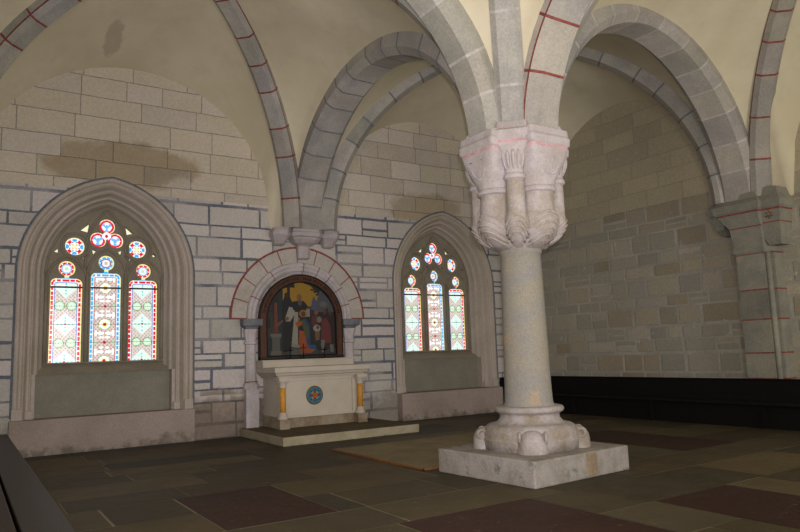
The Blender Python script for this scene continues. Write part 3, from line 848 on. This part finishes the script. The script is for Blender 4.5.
t_ = NT('pale glass'); _tr = t_.n('ShaderNodeBsdfTransparent'); _tr.inputs[0].default_value = L4((236, 232, 190)); t_.t.links.new(_tr.outputs[0], t_.out.inputs[0]); M['pane'] = t_.m
for k, (cx, af, aw) in enumerate(((WIN[0], 12.55, 1.47), (WIN[1], 12.40, 1.42))):
    r = empty('window_%d' % (k+1), (cx, 0, 0)); struct(r); build_window(r, af, aw)

# ================================================================ ALTAR
def build_altar():
    st = MB(); st.box(4.45, 7.12, 10.52, YN-.01, .004, .15)
    o = st.build('altar_step', [M['step']], None, bevel=.012)
    tag(o, 'low stone step the altar stands on, pale front edge', 'step')
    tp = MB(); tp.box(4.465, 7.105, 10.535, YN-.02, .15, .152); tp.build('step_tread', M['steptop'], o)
    root = empty('stone_altar', (5.77, 12.1, .152)); tag(root, 'cream limestone altar table with ochre corner colonnettes and round medallion', 'altar')
    ox, oy, oz = 5.77, 12.1, .152
    def B(m, x0, x1, y0, y1, z0, z1, mi=0): m.box(x0-ox, x1-ox, y0-oy, y1-oy, z0-oz, z1-oz, mi)
    m = MB(); B(m, 4.90, 6.64, 11.82, 12.56, .152, .36); m.build('foot_course', M['altarb'], root, bevel=.01)
    m = MB(); B(m, 4.92, 6.62, 11.80, 12.56, .34, 1.10); m.build('altar_body', M['altar'], root)
    m = MB()
    B(m, 5.04, 5.10, 11.775, 11.80, .36, 1.06); B(m, 6.43, 6.50, 11.775, 11.80, .36, 1.06); B(m, 5.10, 6.43, 11.775, 11.80, 1.0, 1.06); B(m, 5.04, 6.50, 11.77, 11.82, .335, .375)
    m.build('panel_border', M['altar'], root, bevel=.006)
    m = MB(); R = []
    for z, e in ((1.06, .0), (1.10, .02), (1.115, .05), (1.15, .07), (1.165, .085), (1.17, .10), (1.245, .10), (1.26, .09)):
        x0, x1, y0, y1 = 4.88-e-ox, 6.66+e-ox, 11.74-e-oy, 12.58-oy
        R.append([(x0, y0, z-oz), (x1, y0, z-oz), (x1, y1, z-oz), (x0, y1, z-oz)])
    m.rings(R, True, None, (True, True), False); m.build('mensa', M['altar'], root)
    m = MB(); B(m, 4.78, 6.72, 12.22, 12.58, 1.26, 1.40); B(m, 4.76, 6.74, 12.20, 12.58, 1.375, 1.40); m.build('retable_ledge', M['altar'], root, bevel=.006)
    for x in (4.965, 6.575):
        c = empty('colonnette', (x-ox, 11.735-oy, 0)); c.parent = root
        h = oz
        m = MB(); m.box(-.10, .10, -.10, .10, 0.0, .17); m.build('colonnette_plinth', M['altarb'], c, bevel=.008)
        m = MB(); m.lathe([(.095, .17), (.10, .19), (.10, .21), (.085, .225), (.075, .24), (.082, .255), (.08, .27), (.065, .285), (.06, .30)], n=24); m.build('colonnette_base', M['altar'], c)
        m = MB(); m.lathe([(.058, .29), (.058, .74)], n=20); m.build('colonnette_shaft', M['ochre'], c)
        m = MB(); m.lathe([(.06, .735), (.068, .745), (.062, .755), (.065, .79), (.085, .84), (.10, .865)], n=20)
        for k in range(8):
            a = k*PI/4; m.ball((.085*math.cos(a), .085*math.sin(a), .845), (.024, .024, .02), 8, 6)
        m.box(-.11, .11, -.11, .11, .862, .925); m.build('colonnette_capital', M['altar'], c)
    # medallion
    cxm, czm = 5.63, .72
    m = MB(); m.lathe([(.165, 0), (.175, .012), (.165, .024), (.14, .024)], n=40)
    def pm(x, z):
        u, v = x/.155, z/.155; r = math.hypot(u, v); au, av = min(abs(u), abs(v)), max(abs(u), abs(v))
        if r > .92: return (120, 104, 60)
        if r < .12: return (60, 60, 40)
        if r < .24: return (196, 130, 40)
        if r < .33: return (140, 26, 22)
        if au < .07 and av < .72: return (140, 26, 22)
        if .58 < av < .78 and au < .16-(.78-av)*.3: return (150, 28, 24)
        a = math.atan2(v, u)
        if r < .55 and math.cos(4*a+PI) > .55: return (190, 140, 60)
        if abs(math.cos(2*a)) < .25 and .6 < r < .75: return (30, 60, 90)
        return (34, 118, 142)
    rim = m.build('medallion', M['frame_green'], root, loc=(cxm-ox, 11.80-oy, czm-oz)); rim.rotation_euler = (PI/2, 0, 0)
    f = paint_grid('medallion_enamel', (-.155, .155, -.155, .155), pm, M['col'], 0, rim, .006, test=lambda x, z: math.hypot(x, z) < .156)
    f.rotation_euler = (-PI/2, 0, 0); f.location = (0, 0, .025); f.name = 'medallion_enamel'
M['frame_green'] = flat('bronze rim', (96, 84, 48), .5, .4)
build_altar()

# ---- painting
def build_painting():
    PX0, PW, PZ0, PH = 4.80, 1.80, 1.402, 1.67
    cxp = PX0+PW/2; zc = 2.18; R = PW/2
    root = empty('altarpiece_painting', (cxp, 12.45, PZ0)); tag(root, 'round-topped painting of robed figures under an ochre sky in a brown wooden frame', 'painting')
    def outl(r, zb, k=40): return [(-r, zb)]+[(-r*math.cos(PI*i/k), zc-PZ0+r*math.sin(PI*i/k)) for i in range(k+1)]+[(r, zb)]
    kz = (PZ0+PH-zc)/R
    fr = fill2d('frame', [outl(R, 0), outl(R-.15, .07)], .09, M['frame'], -.02, root)
    m = MB()
    for rr, yy in ((R-.01, -.025), (R-.15, -.03)):
        m.tube([(x, yy, z) for x, z in outl(rr, 0.01 if rr > .8 else .07)], .014, 6, True)
    m.box(-R, R, -.035, .03, .0, .06)
    m.build('frame_edge', M['framed'], fr)
    # worn lettering round the arch (illegible strokes)
    m = MB(); rnd = random.Random(3)
    n = 46
    for i in range(n):
        if rnd.random() < .14: continue
        a = math.radians(170-160*i/(n-1)); rr = R-.08
        m = MB(); c, s = math.cos(a), math.sin(a); hx, hz = rnd.choice((.010, .014)), .026
        def pt(u, v): return (rr*c+u*s+v*c, -.026, zc-PZ0+rr*s-u*c+v*s)
        for st in rnd.sample([((-1, -1), (-1, 1)), ((1, -1), (1, 1)), ((-1, 1), (1, 1)), ((-1, 0), (1, 0)), ((-1, -1), (1, -1)), ((-1, -1), (0, 1)), ((0, 1), (1, -1))], 3):
            m.tube([pt(st[0][0]*hx, st[0][1]*hz), pt(st[1][0]*hx, st[1][1]*hz)], .005, 4)
        m.build('letter', M['ink'], fr)
    ph = [None]
    def E(cx, cy, rx, ry, c): return ('e', cx, cy, rx, ry, c)
    def G(pts, c): return ('p', pts, c)
    S = [G([(260, 270), (340, 270), (340, 360), (260, 360)], (34, 38, 38)),
         G([(279, 288), (286, 285), (291, 285), (292, 281), (300, 281), (308, 284), (316, 292), (318, 300), (315, 308), (279, 308)], (206, 156, 34)),
         G([(318, 288), (326, 296), (331, 304), (332, 311), (314, 311), (314, 300)], (98, 98, 104)),
         E(321, 303, 4, 3, (130, 126, 122)),
         G([(309, 309), (309, 300), (310.5, 297), (311.5, 293.5), (312.5, 297), (314, 300), (314, 309)], (92, 104, 140)),
         G([(302, 306), (309, 305), (309, 309), (302, 309)], (74, 84, 96)),
         E(310, 288, 2.4, 1.0, (34, 40, 26)), E(313, 290, 2.2, 1.2, (30, 38, 24)), E(315, 293, 1.8, 1.0, (36, 44, 28)),
         G([(275, 288), (280, 286), (280, 352), (275, 352)], (40, 50, 60)),
         # cross held by dark monk
         G([(281, 284), (292, 283), (292, 286), (281, 287)], (40, 26, 16)), G([(284.5, 281), (287, 281), (287, 300), (284.5, 300)], (40, 26, 16)),
         G([(279, 303), (282, 294), (286, 293), (290, 303), (291, 348), (279, 348)], (24, 24, 24)), E(283.5, 294.5, 2.0, 3.0, (60, 36, 26)),
         # left bystander
         E(267, 307, 2.4, 3, (72, 46, 34)), G([(263, 312), (270, 311), (272, 335), (264, 336)], (66, 58, 46)),
         G([(262, 314), (266, 312), (268, 326), (262, 330)], (18, 18, 18)), G([(274, 323), (280, 319), (280, 321), (275, 326)], (140, 88, 62)),
         G([(262, 336), (268, 336), (268, 356), (262, 356)], (36, 46, 50)),
         # pole and pedestal
         G([(271.6, 302), (274.4, 302), (274.8, 330), (271.4, 330)], (148, 68, 44)), E(273, 331, 2.8, 2.6, (124, 56, 34)),
         G([(267.5, 333), (278.5, 333), (278, 336.5), (268, 336.5)], (132, 130, 114)), G([(269, 336.5), (277, 336.5), (276.8, 350), (269.2, 350)], (112, 110, 98)), G([(268, 350), (278, 350), (278.5, 355.5), (267.5, 355.5)], (126, 124, 108)),
         # floor and steps
         G([(279, 351), (333, 349), (333, 357), (279, 357)], (74, 76, 70)), G([(288, 348), (301, 348), (301, 355), (288, 355)], (112, 110, 96)),
         # saint
         G([(283, 306), (291, 300), (302, 301), (307, 308), (303, 346), (282, 348)], (22, 22, 26)),
         G([(282, 318), (286, 306), (291, 307), (292, 313), (287, 321), (283, 321)], (196, 190, 172)), E(284, 318, 1.8, 2.0, (150, 104, 80)),
         G([(302, 307), (307, 308), (307, 316), (302, 316)], (176, 170, 152)),
         G([(291.5, 311), (295, 311), (294.5, 347), (288, 346), (289.5, 330)], (188, 184, 162)), G([(288, 343), (297, 345), (296, 348), (289, 347)], (170, 166, 150)),
         G([(289, 303), (293, 300), (301, 300), (304, 309), (297, 311), (290, 309)], (26, 27, 34)),
         E(296.5, 296.3, 2.6, 3.3, (158, 108, 80)), E(297, 301.5, 1.9, 3.3, (110, 98, 86)),
         # kneeling woman
         E(300, 312.8, 3.7, 3.9, (190, 132, 52)), E(300.2, 313.2, 2.2, 2.8, (112, 66, 40)),
         G([(299, 319), (303, 318), (307, 326), (310, 342), (314, 350), (304, 349), (302, 335)], (26, 84, 132)),
         G([(296, 330), (301, 331), (304, 346), (312, 350), (308, 353.5), (297.5, 353), (295.5, 342)], (202, 92, 32)),
         G([(297, 320), (300.5, 319.5), (305, 327), (305.5, 337), (302, 338), (300, 328)], (96, 100, 44)),
         G([(292, 322), (298, 320.5), (299, 324), (294, 327.5)], (204, 96, 36)), E(296, 318.5, 1.2, 1.8, (160, 108, 80)),
         G([(305, 344), (313, 346), (313, 350), (306, 349)], (30, 96, 150)),
         # crowd
         G([(307, 311), (333, 311), (334, 345), (307, 345)], (50, 34, 30)),
         E(313.5, 311.5, 2.2, 2.6, (150, 96, 72)), E(309.5, 311, 1.6, 2.4, (86, 44, 38)), E(322.5, 311, 1.9, 2.4, (116, 72, 54)), E(328, 312.5, 1.8, 2.4, (100, 62, 48)), E(325, 309, 1.6, 2, (70, 40, 32)),
         G([(309, 315), (315, 314), (314, 325), (308, 325)], (110, 52, 50)), E(316.5, 319, 2.6, 3.2, (150, 140, 124)), E(314, 328, 3.8, 3.6, (186, 178, 160)), E(315, 327, 1.6, 1.8, (128, 78, 56)),
         G([(312, 332), (317, 331), (316.5, 340), (312.5, 341)], (140, 108, 70)),
         G([(319, 319), (324, 317), (328, 325), (329, 344), (318, 343)], (130, 56, 56)), E(320.5, 316.5, 1.9, 2.4, (60, 40, 34)),
         G([(318, 340), (322, 340), (321.5, 353), (318.5, 353)], (140, 136, 124)), G([(327, 345), (331, 345), (331, 353), (328, 353)], (134, 130, 118))]
    def pf(x, z):
        px = 256.8+(x+PW/2)/PW*84; py = 359-(z)/PH*86
        for s in reversed(S):
            if s[0] == 'e':
                if ((px-s[1])/s[3])**2+((py-s[2])/s[4])**2 < 1: return s[5]
            elif inside(s[1], px, py):
                return s[2]
        return (30, 34, 34)
    io = outl(R-.145, .065)
    paint_grid('canvas', (-.77, .77, .06, 1.60), lambda x, z: tuple(v*.7 for v in pf(x, z)), M['oil'], .01, root, .0085, test=lambda x, z: inside(io, x, z))
    # spiked prickets standing on the ledge in front of the picture
    bpy.context.view_layer.update()
build_painting()

def candle(x, kind, label):
    root = empty(kind, (x, 12.32, 1.40)); tag(root, label, 'cross' if 'cross' in kind else 'candlestick')
    m = MB(); m.lathe([(.055, 0), (.055, .008), (.03, .018), (.014, .03), (.010, .05)], n=16); m.build('foot', M['iron'], root)
    m = MB(); m.tube([(0, 0, .03), (0, 0, .30 if 'cross' in kind else .17)], .010, 8)
    m.build('stem', M['iron'], root)
    m = MB()
    if 'cross' in kind: m.box(-.075, .075, -.009, .009, .21, .23)
    else:
        m.lathe([(.015, .16), (.06, .175), (.062, .185), (.012, .178), (.006, .23)], n=14)
    m.build('crossbar' if 'cross' in kind else 'drip_pan', M['iron'], root)
candle(5.66, 'altar_cross', 'small black standing cross before the painting, nearest the middle')
candle(5.38, 'candlestick', 'small black pricket candlestick standing left of the altar cross')
candle(6.12, 'candlestick', 'small black pricket candlestick standing right of the altar cross')

# ---- arch round the painting
def build_niche():
    cx, zc = 5.735, 2.20
    root = empty('niche_arch', (cx, YN, 0)); tag(root, 'semicircular stone arch with red painted joints framing the altar painting', 'arch')
    def ring_seg(m, r0, r1, y0, y1, a0, a1, mi=0, n=6, tone=1.0):
        R = []
        for i in range(n+1):
            a = a0+(a1-a0)*i/n; c, s = math.cos(a), math.sin(a)
            R.append([(r0*c, y0, zc+r0*s), (r1*c, y0, zc+r1*s), (r1*c, y1, zc+r1*s), (r0*c, y1, zc+r0*s)])
        m.rings(R, True, [mi]*(n+1), (True, True), False)
    m = MB(); nv = 9; j = .012
    cuts = [0, .33, .66, .98, 1.30, 1.62, 1.92, 2.22, 2.55, 2.86, PI]
    for a0, a1 in zip(cuts[:-1], cuts[1:]): ring_seg(m, 1.13, 1.44, -.012, .0, a0+.008, a1-.008)
    v = m.build('voussoir_band', M['nichest'], root)
    m = MB()
    for a in cuts[1:-1]: ring_seg(m, 1.12, 1.45, -.010, .0, a-.015, a+.015, n=1)
    ring_seg(m, 1.43, 1.468, -.014, 0, 0, PI, n=40)
    for s in (0, 1): ring_seg(m, 1.13, 1.465, -.0145, 0, (PI-.018) if s else 0, PI if s else .018, n=1)
    m.build('red_joint', M['red'], v)
    # roll moulding, half-round profile
    m = MB(); R = []
    N = 60
    for i in range(N+1):
        a = PI*i/N; c, s = math.cos(a), math.sin(a); ring = []
        for r, y in ((1.14, 0), (1.14, -.04), (1.125, -.07), (1.09, -.085), (1.06, -.075), (1.04, -.05), (1.03, -.06), (1.00, -.075), (.97, -.06), (.955, -.03), (.92, .0)):
            ring.append((r*c, y, zc+r*s))
        R.append(ring)
    m.rings(R, False, None, (False, False), False)
    ro = m.build('roll_moulding', M['pilaster'], root)
    for a in (.28, .62, .93, 1.2, 1.52, 2.2, 2.75):
        ring = []; m = MB()
        for da in (-.008, .008):
            c, s = math.cos(a+da), math.sin(a+da)
            ring.append([(r*c, y-.002, zc+r*s) for r, y in ((1.14, 0), (1.14, -.04), (1.125, -.07), (1.09, -.085), (1.06, -.075), (1.04, -.05), (1.03, -.06), (1.00, -.075), (.97, -.06), (.955, -.03), (.92, .0))])
        m.rings(ring, False, None, (False, False), False); m.build('painted_joint', M['red'], ro)
    # pilasters with dark abaci
    for s in (-1, 1):
        c = s*1.07
        p = empty('pilaster', (c, 0, 0)); p.parent = root
        m = MB(); R = []
        for z, hx, d in ((2.00, .12, .12), (2.04, .13, .14), (2.07, .19, .19), (2.19, .20, .20)): R.append([(-hx, 0, z), (-hx, -d, z), (hx, -d, z), (hx, 0, z)])
        m.rings(R, True, None, (True, True), False); m.build('abacus', M['abacus'], p, bevel=.008)
        m = MB()
        def L(zs): m.rings([[(-hx, 0, z), (-hx, -d*.6, z), (-hx*.5, -d, z), (hx*.5, -d, z), (hx, -d*.6, z), (hx, 0, z)] for z, hx, d in zs], True, None, (True, True), False)
        L([(1.00, .11, .12), (1.40, .10, .11), (1.70, .095, .11), (1.72, .12, .14), (1.76, .12, .14), (1.78, .10, .12), (1.90, .12, .13), (2.00, .14, .16)])
        m.build('pilaster_shaft', M['pilaster'], p)
        m = MB(); m.box(-.125, .125, -.14, 0, .0 if s < 0 else .0, .86); L([(.86, .14, .16), (.92, .15, .17), (.97, .13, .15), (1.0, .11, .12)])
        m.build('pilaster_foot', M['pilaster'], p)
        m = MB(); m.box(-.112, .112, -.122, .0, .995, 1.012); m.build('red_line', M['red'], p)
build_niche()

# ================================================================ BENCHES
def bench_right():
    root = empty('wall_bench', (11.6, 6, 0)); tag(root, 'long black wooden bench running along the right wall behind the column', 'bench', None)
    def B(m, x0, x1, y0, y1, z0, z1): m.box(x0-11.6, x1-11.6, y0-6, y1-6, z0, z1)
    m = MB(); B(m, 11.60, 11.655, YS+.05, 12.0, .40, .775); m.build('backrest', M['black'], root, bevel=.006)
    m = MB(); B(m, 11.58, 11.69, YS+.05, 12.0, .775, .80); m.build('top_rail', M['black'], root, bevel=.006)
    m = MB(); B(m, 11.18, 11.62, YS+.05, 12.0, .38, .42); m.build('seat', M['black'], root, bevel=.008)
    m = MB(); B(m, 11.26, 11.30, YS+.05, 12.0, .004, .38); m.build('front_board', M['black'], root)
    for y in (-.2, 2.0, 4.2, 6.4, 8.6, 10.6, 11.95):
        m = MB(); B(m, 11.22, 11.655, y-.03, y+.03, .004, .40); m.build('bench_support', M['black'], root)
bench_right()
def bench_return():
    root = empty('corner_bench', (11.3, 12.3, 0)); tag(root, 'short black bench in the far corner beside the second window ledge', 'bench')
    def B(m, x0, x1, y0, y1, z0, z1): m.box(x0-11.3, x1-11.3, y0-12.3, y1-12.3, z0, z1)
    m = MB(); B(m, 10.86, 12.05, 12.50, 12.55, .40, .79); m.build('backrest', M['black'], root)
    m = MB(); B(m, 10.88, 12.05, 12.08, 12.50, .38, .42); m.build('seat', M['black'], root)
    for x in (10.9, 11.9):
        m = MB(); B(m, x, x+.05, 12.1, 12.5, .004, .38); m.build('bench_support', M['black'], root)
bench_return()
def bench_left():
    root = empty('wall_bench', (.3, 6, 0)); tag(root, 'long dark wooden bench along the left wall ending below the first window', 'bench')
    def B(m, x0, x1, y0, y1, z0, z1): m.box(x0-.3, x1-.3, y0-6, y1-6, z0, z1)
    y0, y1 = YS+.05, 12.5
    m = MB(); B(m, .37, .66, y0, y1, .36, .40); m.build('seat_board', M['wood'], root, bevel=.008)
    m = MB(); B(m, -.12, .35, y0, y1, .36, .395); m.build('seat_board', M['wood2'], root, bevel=.008)
    m = MB(); B(m, .58, .62, y0, y1-.02, .004, .36); m.build('front_board', M['wood'], root)
    m = MB(); B(m, -.16, -.12, y0, y1, .004, .85); m.build('backrest', M['wood'], root, bevel=.008)
    e = [(-.16, 0)]+[( .44+.12*math.sin(a), .52+.12*math.cos(a)) for a in [PI/2*i/8 for i in range(9)]]
    e = [(-.14, .36), (-.14, .85), (.1, .85), (.25, .68)]+[(.44+.12*math.sin(a), .54+.12*math.cos(a)) for a in [PI/2*i/8 for i in range(9)]]+[(.56, .36)]
    o = fill2d('end_panel', [[(x-.3, z) for x, z in e]], .05, M['wood2'], 12.44-6, root)
bench_left()

# ---- ledger stone beside the column
m = MB(); m.box(-1.35, 1.35, -1.22, 1.22, .006, .03)
o = m.build('ledger_stone', M['ledger'] if 'ledger' in M else stone('pale ledger stone', (138, 124, 94), (120, 108, 80), 1.6, 50, .2), None, (6.2, 8.32, 0))
tag(o, 'pale raised floor slab with an ochre edge between altar step and column', 'floor slab')
m = MB(); m.box(-1.362, -1.35, -1.232, 1.22, .006, .028); m.box(-1.362, 1.35, -1.232, -1.22, .006, .028)
m.build('ochre_edge', flat('ochre slab edge', (132, 82, 34), noise=.3), o)

# ================================================================ LIGHT
wd = bpy.data.worlds.new('daylight'); sc.world = wd; wd.use_nodes = True
bg = wd.node_tree.nodes['Background']; bg.inputs[0].default_value = (.93, .97, 1.0, 1); bg.inputs[1].default_value = 1.25
def area(name, loc, target, size, power, color):
    l = bpy.data.lights.new(name, 'AREA'); l.shape = 'RECTANGLE'; l.size, l.size_y = size; l.energy = power; l.color = color
    o = bpy.data.objects.new(name, l); COL.objects.link(o); o.location = loc
    o.rotation_euler = (Vector(target)-Vector(loc)).to_track_quat('-Z', 'Y').to_euler(); return o
area('south_window_light', (9.3, YS+.15, 2.6), (9.2, 8, 4.4), (2.2, 3.0), 300, (1.0, .95, .87))
area('south_west_window_light', (2.3, YS+.15, 2.6), (3.2, 12, 4.4), (2.2, 3.0), 250, (1.0, .95, .87))
area('west_window_light', (XW+.15, 3.0, 2.8), (9, 7, 4.8), (2.2, 2.6), 170, (1.0, .94, .86))
# camera flash
fl = bpy.data.lights.new('camera_flash', 'SPOT'); fl.energy = 1500; fl.color = (.94, .90, 1.0); fl.shadow_soft_size = .03; fl.spot_size = math.radians(80); fl.spot_blend = .8
fo = bpy.data.objects.new('camera_flash', fl); COL.objects.link(fo); fo.location = (.06, -.02, 1.60)
fo.rotation_euler = (Vector((4.9, 8.6, 3.0))-Vector(fo.location)).to_track_quat('-Z', 'Y').to_euler()

# ================================================================ CAMERA
yaw, pit, rol, F = 0.57511107, 0.12761726, -0.03416065, 677.946
f = Vector((math.sin(yaw)*math.cos(pit), math.cos(yaw)*math.cos(pit), math.sin(pit)))
r = Vector((math.cos(yaw), -math.sin(yaw), 0)); u = r.cross(f)
r2 = r*math.cos(rol)+u*math.sin(rol); u2 = u*math.cos(rol)-r*math.sin(rol)
cd = bpy.data.cameras.new('camera'); cd.sensor_width = 36; cd.lens = F*36/800; cd.clip_start = .05
co = bpy.data.objects.new('camera', cd); COL.objects.link(co)
Mx = Matrix((r2, u2, -f)).transposed().to_4x4(); Mx.translation = Vector((0, 0, 1.45)); co.matrix_world = Mx
sc.camera = co
